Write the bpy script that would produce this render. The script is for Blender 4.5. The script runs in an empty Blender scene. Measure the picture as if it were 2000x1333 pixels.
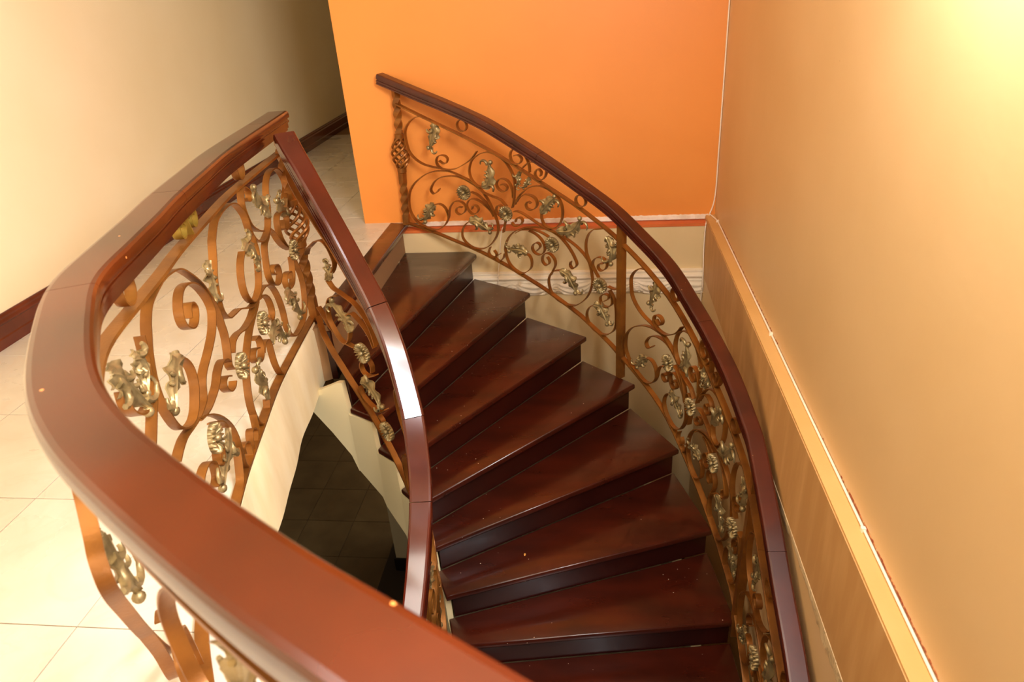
import bpy, math, random
import numpy as np
from mathutils import Matrix, Vector

random.seed(7); rng = np.random.default_rng(7)
C = bpy.context.scene.collection
S = bpy.context.scene

# ------------------------------------------------------------------ camera
cam_d = bpy.data.cameras.new('camera'); cam = bpy.data.objects.new('camera', cam_d); C.objects.link(cam)
rx, dn, fw = ((0.992453, 0.105088, -0.063190), (-0.006772, -0.467554, -0.883938), (-0.122436, 0.877696, -0.463314))
EYE = (0.0, 0.0, 1.455)
cam.matrix_world = Matrix(((rx[0], -dn[0], -fw[0], EYE[0]), (rx[1], -dn[1], -fw[1], EYE[1]),
                           (rx[2], -dn[2], -fw[2], EYE[2]), (0, 0, 0, 1)))
cam_d.sensor_width = 36; cam_d.lens = 1378.54 / 2000 * 36; cam_d.clip_start = 0.02
cam_d.dof.use_dof = True; cam_d.dof.focus_distance = 2.9; cam_d.dof.aperture_fstop = 4.5
S.camera = cam

# ------------------------------------------------------------------ light
w = bpy.data.worlds.new('daylight'); S.world = w; w.use_nodes = True
w.node_tree.nodes['Background'].inputs[0].default_value = (1.0, 0.93, 0.82, 1)
w.node_tree.nodes['Background'].inputs[1].default_value = 1.0
def area(name, loc, target, sx, sy, power, col):
    d = bpy.data.lights.new(name, 'AREA'); d.shape = 'RECTANGLE'; d.size = sx; d.size_y = sy; d.energy = power; d.color = col
    o = bpy.data.objects.new(name, d); C.objects.link(o); o.location = loc
    o.rotation_euler = (Vector(target) - Vector(loc)).to_track_quat('-Z', 'Y').to_euler()
    return o
area('window_daylight', (.735, .55, 2.02), (-3, .9, 1.4), 1.5, 1.1, 238, (0.97, 0.98, 1.0))
area('ceiling_lamp', (-0.9, 0.7, 2.88), (-0.9, 0.7, 0), 1.2, 1.2, 16, (1.0, 0.95, 0.88))
area('front_window_daylight', (-0.9, -2.45, 1.55), (-0.9, 3.0, 0.9), 2.4, 1.7, 12, (1.0, 0.96, 0.90))
pd = bpy.data.lights.new('added_wall_glow', 'POINT'); pd.energy = 38; pd.shadow_soft_size = 0.10; pd.color = (0.88, 0.94, 1.0)  # unseen light added to make the glow high on the right wall
po = bpy.data.objects.new('added_wall_glow', pd); C.objects.link(po); po.location = (0.48, 1.44, 1.80)
area('lower_fill_light', (-.9, 1.2, -.36), (-1.3, 3.2, -2.9), .5, .5, 7, (1.0, 0.93, 0.8))  # added fill light, brightens the pier and floor below the stair
S.view_settings.view_transform = 'Standard'; S.view_settings.look = 'None'
S.view_settings.exposure = 0.45; S.view_settings.gamma = 1.0
try: S.view_settings.use_curve_mapping = False
except Exception: pass

# ------------------------------------------------------------------ materials
def lin(r, g, b):
    f = lambda v: (v / 255 / 12.92) if v <= 10 else ((v / 255 + 0.055) / 1.055) ** 2.4
    return (f(r), f(g), f(b), 1)
def mat(name, col, col2=None, rough=0.5, metal=0.0, scale=6.0, stretch=(1, 1, 1), bump=0.0, bscale=60.0, coat=0.0,
        spec=0.5, lo=0.35, hi=0.65, rvar=0.0, veins=None, specks=None, perobj=False, detail=4.0):
    m = bpy.data.materials.new(name); m.use_nodes = True
    nt = m.node_tree; N = nt.nodes; L = nt.links; b = N['Principled BSDF']
    b.inputs['Roughness'].default_value = rough; b.inputs['Metallic'].default_value = metal
    b.inputs['Coat Weight'].default_value = coat; b.inputs['Coat Roughness'].default_value = 0.12
    b.inputs['Specular IOR Level'].default_value = spec
    tc = N.new('ShaderNodeTexCoord'); mp = N.new('ShaderNodeMapping'); mp.inputs['Scale'].default_value = stretch
    L.new(tc.outputs['Object'], mp.inputs['Vector']); vec = mp.outputs['Vector']
    if perobj:
        oi = N.new('ShaderNodeObjectInfo'); mu = N.new('ShaderNodeVectorMath'); mu.operation = 'SCALE'
        cb = N.new('ShaderNodeCombineXYZ')
        for k in range(3): L.new(oi.outputs['Random'], cb.inputs[k])
        L.new(cb.outputs[0], mu.inputs[0]); mu.inputs['Scale'].default_value = 37.0
        ad = N.new('ShaderNodeVectorMath'); L.new(vec, ad.inputs[0]); L.new(mu.outputs[0], ad.inputs[1]); vec = ad.outputs[0]
    no = N.new('ShaderNodeTexNoise'); no.inputs['Scale'].default_value = scale; no.inputs['Detail'].default_value = detail
    L.new(vec, no.inputs['Vector'])
    cr = N.new('ShaderNodeValToRGB'); cr.color_ramp.elements[0].position = lo; cr.color_ramp.elements[1].position = hi
    cr.color_ramp.elements[0].color = col; cr.color_ramp.elements[1].color = col2 or col
    L.new(no.outputs['Fac'], cr.inputs['Fac']); out = cr.outputs['Color']
    def over(fac, c):
        nonlocal out
        mx = N.new('ShaderNodeMix'); mx.data_type = 'RGBA'; L.new(fac, mx.inputs['Factor']); L.new(out, mx.inputs['A'])
        mx.inputs['B'].default_value = c; out = mx.outputs['Result']
    if veins:
        vcol, vs, amt = veins
        wv = N.new('ShaderNodeTexNoise'); wv.inputs['Scale'].default_value = vs; wv.inputs['Detail'].default_value = 6; wv.inputs['Distortion'].default_value = 1.6
        L.new(vec, wv.inputs['Vector'])
        r2 = N.new('ShaderNodeValToRGB'); e = r2.color_ramp.elements
        e[0].position = 0.47; e[0].color = (0, 0, 0, 1); e[1].position = 0.5; e[1].color = (amt, amt, amt, 1)
        x = e.new(0.53); x.color = (0, 0, 0, 1)
        L.new(wv.outputs['Fac'], r2.inputs['Fac']); over(r2.outputs['Color'], vcol)
    if specks:
        scol, ss, thr = specks
        vo = N.new('ShaderNodeTexVoronoi'); vo.inputs['Scale'].default_value = ss
        L.new(tc.outputs['Object'], vo.inputs['Vector'])
        lt = N.new('ShaderNodeMath'); lt.operation = 'LESS_THAN'; L.new(vo.outputs['Distance'], lt.inputs[0]); lt.inputs[1].default_value = thr
        n2 = N.new('ShaderNodeTexNoise'); n2.inputs['Scale'].default_value = 2.2; L.new(tc.outputs['Object'], n2.inputs['Vector'])
        g2 = N.new('ShaderNodeMath'); g2.operation = 'GREATER_THAN'; L.new(n2.outputs['Fac'], g2.inputs[0]); g2.inputs[1].default_value = 0.52
        ml = N.new('ShaderNodeMath'); ml.operation = 'MULTIPLY'; L.new(lt.outputs[0], ml.inputs[0]); L.new(g2.outputs[0], ml.inputs[1])
        over(ml.outputs[0], scol)
    L.new(out, b.inputs['Base Color'])
    if rvar:
        mr = N.new('ShaderNodeMapRange'); mr.inputs['To Min'].default_value = max(0.03, rough - rvar); mr.inputs['To Max'].default_value = rough + rvar
        n3 = N.new('ShaderNodeTexNoise'); n3.inputs['Scale'].default_value = 3.5; n3.inputs['Detail'].default_value = 5; L.new(vec, n3.inputs['Vector'])
        L.new(n3.outputs['Fac'], mr.inputs['Value']); L.new(mr.outputs[0], b.inputs['Roughness'])
    if bump:
        nb = N.new('ShaderNodeTexNoise'); nb.inputs['Scale'].default_value = bscale; nb.inputs['Detail'].default_value = 3; L.new(tc.outputs['Object'], nb.inputs['Vector'])
        bp = N.new('ShaderNodeBump'); bp.inputs['Strength'].default_value = bump; bp.inputs['Distance'].default_value = 0.004
        L.new(nb.outputs['Fac'], bp.inputs['Height']); L.new(bp.outputs[0], b.inputs['Normal'])
    return m
m_cream = mat('cream_wall_paint', lin(246, 226, 184), lin(250, 232, 194), rough=0.55, scale=1.2, bump=0.12, bscale=35)
m_ochre = mat('ochre_wall_paint', lin(214, 178, 126), lin(220, 185, 134), rough=0.42, scale=1.6, bump=0.10, bscale=40,
              specks=(lin(120, 80, 45), 9, 0.012))
m_ledge = mat('ledge_paint', lin(212, 164, 96), lin(220, 172, 106), rough=0.5, scale=3, bump=0.1)
m_fascia = mat('fascia_paint', lin(198, 150, 92), lin(212, 166, 108), rough=0.55, scale=2.5, stretch=(6, 6, 1), lo=0.45, hi=0.75, bump=0.08)
m_orange = mat('orange_wall_paint', lin(230, 140, 56), lin(235, 146, 61), rough=0.5, scale=1.2, bump=0.08, bscale=45)
m_orange2 = mat('orange_ledge_paint', lin(205, 100, 42), lin(216, 112, 50), rough=0.6, scale=6, bump=0.2)
m_lower = mat('lower_wall_paint', lin(222, 192, 140), lin(228, 200, 150), rough=0.6, scale=1.5, bump=0.1)
m_string = mat('stringer_paint', lin(226, 206, 158), lin(234, 214, 168), rough=0.5, scale=1.5, bump=0.08)
m_edge = mat('slab_edge_plaster', lin(240, 218, 172), lin(248, 230, 190), rough=0.6, scale=4, stretch=(3, 3, 0.7), bump=0.5, bscale=9)
m_white = mat('white_plaster', lin(248, 230, 202), lin(242, 223, 192), rough=0.7, scale=14, bump=0.06, bscale=40)
m_filler = mat('rough_filler', lin(244, 226, 206), lin(226, 204, 180), rough=0.8, scale=18, bump=0.6, bscale=50)
m_patch = mat('bare_plaster', lin(232, 208, 164), lin(214, 186, 142), rough=0.8, scale=10, bump=0.6, bscale=30, veins=(lin(150, 120, 85), 7, 0.5))
m_tile = mat('cream_marble_tile', lin(212, 200, 180), lin(220, 209, 191), rough=0.28, scale=5, veins=(lin(200, 165, 128), 2.6, 0.10), perobj=True, rvar=0.08)
m_grout = mat('grout', lin(150, 112, 72), rough=0.9)
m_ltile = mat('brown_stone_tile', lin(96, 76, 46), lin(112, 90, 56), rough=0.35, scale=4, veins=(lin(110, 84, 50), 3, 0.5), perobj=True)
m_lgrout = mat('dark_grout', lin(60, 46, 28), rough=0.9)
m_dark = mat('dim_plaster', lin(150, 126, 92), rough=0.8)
m_ceil = mat('ceiling_paint', lin(205, 186, 150), rough=0.8)
WD = dict(scale=5, stretch=(1, 1, 1), detail=7)
m_rail = mat('red_mahogany', lin(48, 14, 2), lin(80, 26, 4), rough=0.20, coat=0.5, spec=0.5, specks=(lin(214, 130, 66), 15, 0.045), scale=3.2, detail=6, rvar=0.08, lo=0.3, hi=0.7)
m_rail2 = mat('deep_mahogany', lin(68, 21, 11), lin(80, 27, 14), rough=0.2, coat=0.4, scale=6, detail=6, rvar=0.06)
m_rail3 = mat('worn_mahogany', lin(60, 17, 7), lin(78, 25, 10), rough=0.35, coat=0.3, scale=7, detail=6, specks=(lin(206, 150, 100), 24, 0.05))
m_tread = mat('dark_mahogany_tread', lin(52, 15, 6), lin(70, 21, 8), rough=0.30, coat=0.35, scale=3, stretch=(1, 3, 3), detail=6, rvar=0.10,
              specks=(lin(220, 200, 175), 26, 0.055))
m_riser = mat('dark_mahogany_riser', lin(40, 8, 4), lin(50, 11, 5), rough=0.32, coat=0.25, scale=4, rvar=0.08)
m_base = mat('skirting_mahogany', lin(84, 30, 16), lin(104, 40, 22), rough=0.25, coat=0.4, scale=5, rvar=0.05)
m_iron = mat('bronze_painted_iron', lin(122, 74, 28), lin(154, 97, 36), rough=0.38, metal=0.5, scale=9, bump=0.15, bscale=120)
m_gold = mat('antique_gold', lin(128, 108, 70), lin(172, 150, 104), rough=0.40, metal=0.6, scale=22, bump=0.2, bscale=150)
m_olive = mat('olive_gold', lin(140, 112, 40), lin(160, 130, 52), rough=0.4, metal=0.6, scale=12)
m_cable = mat('white_cable', lin(250, 232, 208), rough=0.5)
m_peel = mat('peeled_red_paint', lin(150, 62, 26), lin(206, 138, 84), rough=0.8, scale=60, lo=0.45, hi=0.6)
m_black = mat('black_skirting', lin(30, 24, 20), rough=0.4)
m_petal = mat('dry_petal', lin(214, 150, 70), rough=0.7)

# ------------------------------------------------------------------ mesh helpers
class M:
    def __init__(s): s.v = []; s.f = []
    def add(s, V, F):
        k = len(s.v); s.v += [tuple(map(float, p)) for p in V]; s.f += [tuple(i + k for i in f) for f in F]
    def box(s, x0, x1, y0, y1, z0, z1):
        s.add([(x0, y0, z0), (x1, y0, z0), (x1, y1, z0), (x0, y1, z0), (x0, y0, z1), (x1, y0, z1), (x1, y1, z1), (x0, y1, z1)],
              [(3, 2, 1, 0), (4, 5, 6, 7), (0, 1, 5, 4), (1, 2, 6, 5), (2, 3, 7, 6), (3, 0, 4, 7)])
    def loft(s, rings, closed=False, caps=True):
        n = len(rings[0]); V = [p for r in rings for p in r]; F = []
        m = len(rings)
        for i in range(m if closed else m - 1):
            a = i * n; b = ((i + 1) % m) * n
            for j in range(n):
                k = (j + 1) % n; F.append((a + j, a + k, b + k, b + j))
        if caps and not closed: F += [tuple(range(n))[::-1], tuple(range((m - 1) * n, m * n))]
        s.add(V, F)
    def tube(s, pts, r, n=8, caps=True):
        P = np.array(pts, float); T = np.gradient(P, axis=0); R = []
        rr = np.broadcast_to(np.array(r, float), (len(P),))
        for p, t, q in zip(P, T, rr):
            t = t / (np.linalg.norm(t) + 1e-12); a = np.cross(t, (0, 0, 1) if abs(t[2]) < 0.9 else (1, 0, 0)); a /= np.linalg.norm(a); b = np.cross(t, a)
            R.append([p + q * (a * math.cos(2 * math.pi * k / n) + b * math.sin(2 * math.pi * k / n)) for k in range(n)])
        s.loft(R, caps=caps)
    def ball(s, c, r, n=8, m=5):
        c = np.array(c, float); V = [c + (0, 0, r)]; F = []
        for i in range(1, m):
            a = math.pi * i / m
            for k in range(n):
                t = 2 * math.pi * k / n; V.append(c + r * np.array((math.sin(a) * math.cos(t), math.sin(a) * math.sin(t), math.cos(a))))
        V.append(c - (0, 0, r)); L = len(V) - 1
        for k in range(n):
            F.append((0, 1 + k, 1 + (k + 1) % n)); F.append((L, L - n + (k + 1) % n, L - n + k))
            for i in range(m - 2):
                a = 1 + i * n; F.append((a + k, a + n + k, a + n + (k + 1) % n, a + (k + 1) % n))
        s.add(V, F)
    def prism(s, poly, z0, z1):
        n = len(poly); V = [(x, y, z0) for x, y in poly] + [(x, y, z1) for x, y in poly]
        s.add(V, [tuple(range(n))[::-1], tuple(range(n, 2 * n))] + [(j, (j + 1) % n, n + (j + 1) % n, n + j) for j in range(n)])
    def build(s, name, m, parent=None, smooth=None, local=None):
        me = bpy.data.meshes.new(name); me.from_pydata(s.v, [], s.f); me.validate()
        me.materials.append(m)
        if smooth is not None:
            for p in me.polygons: p.use_smooth = True
            me.set_sharp_from_angle(angle=math.radians(smooth))
        import bmesh
        bm = bmesh.new(); bm.from_mesh(me); bmesh.ops.recalc_face_normals(bm, faces=bm.faces); bm.to_mesh(me); bm.free()
        o = bpy.data.objects.new(name, me); C.objects.link(o)
        if parent: adopt(o, parent)
        return o
def adopt(o, p):
    o.parent = p; o.matrix_parent_inverse = p_world(p).inverted()
def p_world(p):
    w = Matrix.Translation(p.location)
    if p.parent: w = p_world_parent(p)
    return w
def p_world_parent(p): return p_world(p.parent) @ p.matrix_parent_inverse @ p.matrix_basis
def thing(name, label, cat, loc):
    o = bpy.data.objects.new(name, None); C.objects.link(o); o.location = loc; o.empty_display_size = 0.05
    o['label'] = label; o['category'] = cat; return o
def tag(o, label, cat): o['label'] = label; o['category'] = cat; return o
def struct(o, label=None):
    o['kind'] = 'structure'
    if label: o['label'] = label
    return o
def crs(P, n=12):
    P = np.array(P, float); out = []
    Q = np.vstack([2 * P[0] - P[1], P, 2 * P[-1] - P[-2]])
    for i in range(1, len(Q) - 2):
        p0, p1, p2, p3 = Q[i - 1:i + 3]
        for t in np.arange(n) / n:
            out.append(.5 * ((2 * p1) + (-p0 + p2) * t + (2 * p0 - 5 * p1 + 4 * p2 - p3) * t * t + (-p0 + 3 * p1 - 3 * p2 + p3) * t ** 3))
    out.append(Q[-2]); return np.array(out)
def unit(v): return v / (np.linalg.norm(v) + 1e-12)
class Plan:                                       # a curve on the floor plan, by arc length
    def __init__(s, P):
        s.p = crs(P); s.l = np.r_[0, np.cumsum(np.hypot(*np.diff(s.p, axis=0).T))]
    def at(s, u):
        if u < 0: return s.p[0] + s.tan(0) * u
        return np.array([np.interp(u, s.l, s.p[:, 0]), np.interp(u, s.l, s.p[:, 1])])
    def tan(s, u):
        a = max(0, u - 0.015); b = min(s.l[-1], max(u, 0) + 0.015)
        f = lambda q: np.array([np.interp(q, s.l, s.p[:, 0]), np.interp(q, s.l, s.p[:, 1])])
        return unit(f(b) - f(a))
    def nor(s, u): t = s.tan(u); return np.array([-t[1], t[0]])
class Panel:                                      # a balustrade surface: plan curve with a bottom bar and a top bar height
    def __init__(s, plan, zb, zt, face): s.c = plan; s.zb = zb; s.zt = zt; s.face = face
    def P(s, u, v, n=0.0):
        b = np.interp(u, *s.zb); t = np.interp(u, *s.zt); q = s.c.at(u) + s.c.nor(u) * n
        return np.array([q[0], q[1], b + (t - b) * v])
    def N(s, u): n = s.c.nor(u); return np.array([n[0], n[1], 0.0])

# ------------------------------------------------------------------ plan of the well, the stair and the three railings
pol = lambda c, R, t: (c[0] + R * math.cos(math.radians(t)), c[1] + R * math.sin(math.radians(t)))
co = (-1.551, 2.28); ci = (-1.485, 1.96)
OUTER = Plan([pol(co, R, t) for t, R in [(82.6, 2.165), (75, 2.10), (66, 2.085), (55, 2.085), (46, 2.125), (39.5, 2.165), (30, 2.18), (21, 2.16),
              (13, 2.155), (6, 2.16), (2, 2.165)]] + [(.615, 1.9), (.615, 1.5), (.56, 1.18), (.45, .85), (.28, .55)])
GAL = Plan([(-1.40, 3.02), (-1.352, 2.62), (-1.312, 2.34), (-1.257, 2.08), (-1.195, 1.80), (-1.14, 1.60), (-1.095, 1.42), (-1.034, 1.2), (-.93, 1.017),
            (-.79, .82), (-.662, .692), (-.505, .577), (-.328, .462), (-.2, .389), (0, .275), (.3, .1), (.66, -.1)])
INNER = Plan([(-1.36, 2.985), (-1.305, 2.875), (-1.245, 2.797), (-1.185, 2.742)] + [pol(ci, R, t) for t, R in [(63, .818), (58, .814), (52, .812), (45, .812), (38, .813), (33, .813), (27, .812),
              (22, .812), (14, .806), (8, .80), (1.5, .79), (-5, .785), (-12, .785), (-20, .79), (-30, .80), (-42, .81)]])
ob = ([0, .25, .55, .8, 1.05, 1.3, 1.6, 1.96, 2.27, 2.6, 2.84, 3.05, 3.3, 3.7, 4.4], [.02, -.025, -.11, -.19, -.28, -.39, -.57, -.735, -.885, -1.03, -1.12, -1.2, -1.3, -1.47, -1.8])
ot = ([0, .07, .435, .8, 1.07, 1.315, 1.6, 1.92, 2.235, 2.54, 2.84, 3.05, 3.3, 3.7, 4.4], [.80, .775, .639, .494, .375, .27, .125, -.025, -.155, -.295, -.41, -.5, -.6, -.77, -1.1])
orl = ([-.3, 0, .35, .69, 1.04, 1.38, 1.75, 2.23, 2.49, 2.74, 3.03, 3.32, 3.7, 4.4], [1.004, .91, .80, .68, .526, .365, .185, -.01, -.115, -.21, -.325, -.43, -.6, -.93])
ib = ([0, .186, .29, .392, 3], [.05, -.033, -.11, -.215, -.215 - 1.35 * (3 - .392)])
it = ([0, .186, .29, .392, 3], [.77, .687, .61, .505, .505 - 1.35 * (3 - .392)])
irl = ([.05, .173, .253, .333, .371, .44, .511, .583, .67, 3], [.985, .902, .837, .737, .685, .577, .469, .374, .28, .28 - 1.35 * (3 - .67)])
def smooth_z(u, tb): return float(np.mean([np.interp(u + d, *tb) for d in np.linspace(-.05, .05, 11)]))
P_OUT = Panel(OUTER, ob, ot, -1); P_GAL = Panel(GAL, ([0, 4.1], [.015, .015]), ([0, 4.1], [.81, .81]), 1); P_INN = Panel(INNER, ib, it, -1)

# ------------------------------------------------------------------ rooms
XL, XR, YB, ZC = -2.861, 0.742, 4.485, 2.95
def lip(u): t = min(1, max(0, (u - 1.45) / .7)); return .13 * t * t * (3 - 2 * t)
_e = np.array([GAL.at(u) + GAL.nor(u) * lip(u) for u in np.linspace(0, GAL.l[-1], 260)])
gy = np.minimum.accumulate(_e[:, 1])[::-1]; gx = _e[::-1, 0]
def edge_x(y):                                    # right-hand limit of the upper floor
    if y > 4.4: return -1.30 if y <= 4.6 else -1.575
    if y >= 2.96: return -1.395
    if y < gy[0]: return XR
    return float(np.interp(y, gy, gx)) + 0.012
fl = M(); ys = sorted(set(list(np.arange(-2.5, -.1, .4)) + list(np.linspace(-.1, 2.95, 60)) + [2.961, 3.5, 4.39, 4.41, 4.6, 4.61, 9.0]))
xe = [(-1.30 if y >= 2.95 and y < 4.605 else edge_x(y)) for y in ys]
n = len(ys)
V = [(-5.0, y, -.006) for y in ys] + [(x, y, -.006) for x, y in zip(xe, ys)] + [(-5.0, y, -.30) for y in ys] + [(x, y, -.30) for x, y in zip(xe, ys)]
F = []
for i in range(n - 1):
    F += [(i, n + i, n + i + 1, i + 1), (2 * n + i, 2 * n + i + 1, 3 * n + i + 1, 3 * n + i), (n + i, 3 * n + i, 3 * n + i + 1, n + i + 1), (i, i + 1, 2 * n + i + 1, 2 * n + i)]
F += [(0, 2 * n, 3 * n, n), (n - 1, 2 * n - 1, 4 * n - 1, 3 * n - 1)]
fl.add(V, F); floor = struct(fl.build('floor', m_grout))
TX, TY = 0.4985, 0.4944; gap = 0.0016
def make_tile(x0, x1, y0, y1):
    yy = np.linspace(y0 + gap, y1 - gap, 9); R = [min(x1 - gap, edge_x(y)) for y in yy]
    pts = [(r, y) for r, y in zip(R, yy) if r > x0 + 0.01]
    if len(pts) < 2: return
    if max(r for r, _ in pts) >= x1 - gap - 1e-6 and min(r for r, _ in pts) >= x1 - gap - 1e-6: pts = [pts[0], pts[-1]]
    poly = [(x0 + gap, pts[0][1])] + pts + [(x0 + gap, pts[-1][1])]
    t = M(); k = len(poly); cx = sum(p[0] for p in poly) / k; cy = sum(p[1] for p in poly) / k
    top = [(x + (cx - x) * 0.004, y + (cy - y) * 0.004) for x, y in poly]
    t.add([(x, y, -.0065) for x, y in poly] + [(x, y, -.0010) for x, y in poly] + [(x, y, 0) for x, y in top],
          [(j, (j + 1) % k, k + (j + 1) % k, k + j) for j in range(k)] + [(k + j, k + (j + 1) % k, 2 * k + (j + 1) % k, 2 * k + j) for j in range(k)] + [tuple(range(2 * k, 3 * k))])
    t.build('tile', m_tile, floor)
for i in range(-4, 6):
    for j in range(-4, 13):
        x0 = -1.371 + i * TX; y0 = 1.160 + j * TY
        if x0 < -3.4 or x0 > XR: continue
        a = max(x0, XL + .001); b = min(x0 + TX, XR)
        if y0 < 4.485 < y0 + TY and x0 + TX > -1.6: pass
        if b - a < .02: continue
        if y0 >= 4.4 and a > -1.59: continue
        if y0 + TY > 4.485 and a >= -1.575: make_tile(a, b, y0, 4.485); continue
        make_tile(a, b, y0, y0 + TY)
# plastered edge of the slab round the well
te = M(); r = []
for u in np.linspace(0.02, GAL.l[-1], 110):
    q = GAL.at(u) + GAL.nor(u) * (0.016 + lip(u)); wob = 0.004 * math.sin(u * 7) + 0.003 * math.sin(u * 17 + 1)
    nn = GAL.nor(u)
    bp_ = .022 * math.exp(-((u - .85) / .40) ** 2)
    r.append([(q[0] - nn[0] * .03, q[1] - nn[1] * .03, 0.004), (q[0], q[1], 0.003), (q[0] + nn[0] * (.004 + wob), q[1] + nn[1] * (.004 + wob), -.02),
              (q[0] + nn[0] * (.006 + wob + bp_ * .6), q[1] + nn[1] * (.006 + wob + bp_ * .6), -.16), (q[0] + nn[0] * (.002 + wob + bp_), q[1] + nn[1] * (.002 + wob + bp_), -.308), (q[0] - nn[0] * .03, q[1] - nn[1] * .03, -.308)])
te.loft(r); struct(te.build('trim_1', m_edge, smooth=50), 'cream plaster edge of the upper floor round the stair well')
a = M(); a.box(XL - .12, XL, -2.5, 9.0, -.006, ZC); struct(a.build('wall_left', m_cream))
a = M(); a.box(-1.575, XR, YB, YB + .12, -.006, ZC); struct(a.build('wall_back', m_orange))
a = M(); a.box(XR, XR + .12, -2.5, YB + .12, -.36, ZC); struct(a.build('wall_right', m_ochre))
a = M(); a.box(-1.575, -1.455, YB + .12, 9.0, -.006, ZC); struct(a.build('wall_corridor', m_cream))
a = M(); a.box(XL - .12, -1.455, 9.0, 9.12, -.006, ZC); struct(a.build('wall_corridor_end', m_cream))
a = M()                                           # wall behind the viewer, with the opening the daylight comes through
a.box(XL - .12, -2.2, -2.62, -2.5, -.3, ZC); a.box(.4, XR + .12, -2.62, -2.5, -.3, ZC)
a.box(-2.2, .4, -2.62, -2.5, -.3, .6); a.box(-2.2, .4, -2.62, -2.5, 2.5, ZC); struct(a.build('wall_front', m_cream))
a = M(); a.box(XL - .12, XR + .12, -2.62, 9.12, ZC, ZC + .1); struct(a.build('ceiling', m_ceil))
a = M(); a.box(-1.40, -1.352, 2.932, 2.951, -.305, -.036); struct(a.build('trim_9', m_edge), 'cream plaster end of the floor edge at the foot of the newel')
# ledge where the thicker lower wall begins, right and back
a = M(); a.box(.683, XR + .01, -1.0, YB, -.012, -.004); o = struct(a.build('trim_2', m_ledge), 'yellow painted ledge along the foot of the right wall')
a = M(); a.box(.680, XR + .01, -1.0, YB, -.385, -.0125); struct(a.build('trim_3', m_fascia), 'ochre beam face under the ledge of the right wall')
a = M(); a.box(-1.30, .70, 4.405, YB + .005, -.052, -.034); struct(a.build('trim_4', m_orange2), 'narrow orange ledge under the orange wall')
a = M(); a.box(.684, .86, -2.5, YB, -2.9, -.386); struct(a.build('wall_lower_right', m_ochre))
a = M(); a.box(-1.30, .86, 4.41, 4.60, -2.9, -.0525); struct(a.build('wall_lower_back', m_lower))
a = M(); a.box(-1.675, -1.30, 4.18, 4.60, -2.9, -.31); struct(a.build('wall_lower_pier', m_string))
a = M(); a.box(-1.69, -1.30, 4.165, 4.18, -2.9, -2.77); struct(a.build('baseboard_pier', m_black))
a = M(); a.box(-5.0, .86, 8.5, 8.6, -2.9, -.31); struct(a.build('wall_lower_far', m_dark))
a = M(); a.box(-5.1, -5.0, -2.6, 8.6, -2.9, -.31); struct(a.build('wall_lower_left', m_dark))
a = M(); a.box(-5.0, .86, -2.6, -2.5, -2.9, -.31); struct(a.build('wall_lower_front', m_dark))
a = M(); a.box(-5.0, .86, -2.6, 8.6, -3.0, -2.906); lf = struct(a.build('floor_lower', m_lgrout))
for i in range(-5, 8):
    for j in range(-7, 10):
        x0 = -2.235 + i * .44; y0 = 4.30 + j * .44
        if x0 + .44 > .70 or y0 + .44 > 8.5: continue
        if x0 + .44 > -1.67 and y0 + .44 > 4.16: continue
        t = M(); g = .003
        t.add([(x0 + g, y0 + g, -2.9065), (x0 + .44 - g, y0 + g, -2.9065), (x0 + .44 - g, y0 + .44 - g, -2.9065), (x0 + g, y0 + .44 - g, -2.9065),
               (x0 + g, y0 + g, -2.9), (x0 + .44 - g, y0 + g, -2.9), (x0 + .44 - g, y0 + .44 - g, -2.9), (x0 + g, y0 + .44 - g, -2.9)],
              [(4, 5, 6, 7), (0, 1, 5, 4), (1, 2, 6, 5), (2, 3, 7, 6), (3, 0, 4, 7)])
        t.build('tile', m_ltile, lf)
# skirting along the left wall
prof = [(0, 0), (.022, 0), (.022, .045), (.017, .052), (.017, .105), (.021, .110), (.021, .118), (.013, .128), (.013, .137), (.006, .146), (.006, .152), (0, .152)]
a = M(); a.loft([[(XL + p, y, z + .0005) for p, z in prof] for y in (-2.5, 9.0)]); struct(a.build('baseboard_left', m_base), 'dark moulded skirting board along the cream left wall')
# ragged filler line on the back wall, bare plaster band on the right wall, peeled line beside the cable
a = M(); R = []
for x in np.linspace(-1.15, .70, 150):
    h1 = .004 + .005 * rng.random(); h0 = -.012 - .006 * rng.random(); d = .006 + .005 * rng.random(); zz = -.022
    R.append([(x, YB + .002, zz + .018 + h1), (x, YB - d, zz + .012 + h1 * .6), (x, YB - d - .004, zz + .0 + h0 * .3), (x, YB + .002, zz - .010)])
a.loft(R); struct(a.build('trim_5', m_filler, smooth=30), 'ragged white filler line at the foot of the orange wall')
a = M(); R = []; wv = 0
for y in np.linspace(.6, 3.1, 170):
    wv = .8 * wv + .2 * rng.normal() * .016; lo = -.428 + wv + .010 * math.sin(y * 11); d = .003 + .002 * rng.random()
    R.append([(.685, y, -.3862), (.685 - .007, y, -.3865), (.685 - d - .002, y, (lo - .386) / 2), (.685 - d, y, lo), (.685, y, lo - .004)])
a.loft(R); struct(a.build('trim_6', m_patch, smooth=40), 'bare plaster band with a ragged edge on the right wall below the beam')
a = M()
for y in np.arange(.8, 4.2, .010):
    near = y < 1.75
    if rng.random() < (.97 if near else .30 + .3 * math.sin(y * 2.1)):
        h = (.0035 + .004 * rng.random()) if near else (.002 + .003 * rng.random())
        a.box(XR - .0012, XR + .001, y, y + .0105, .0055, .0055 + h)
struct(a.build('trim_7', m_peel), 'thin line of peeled red brown paint above the cable on the right wall')
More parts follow.
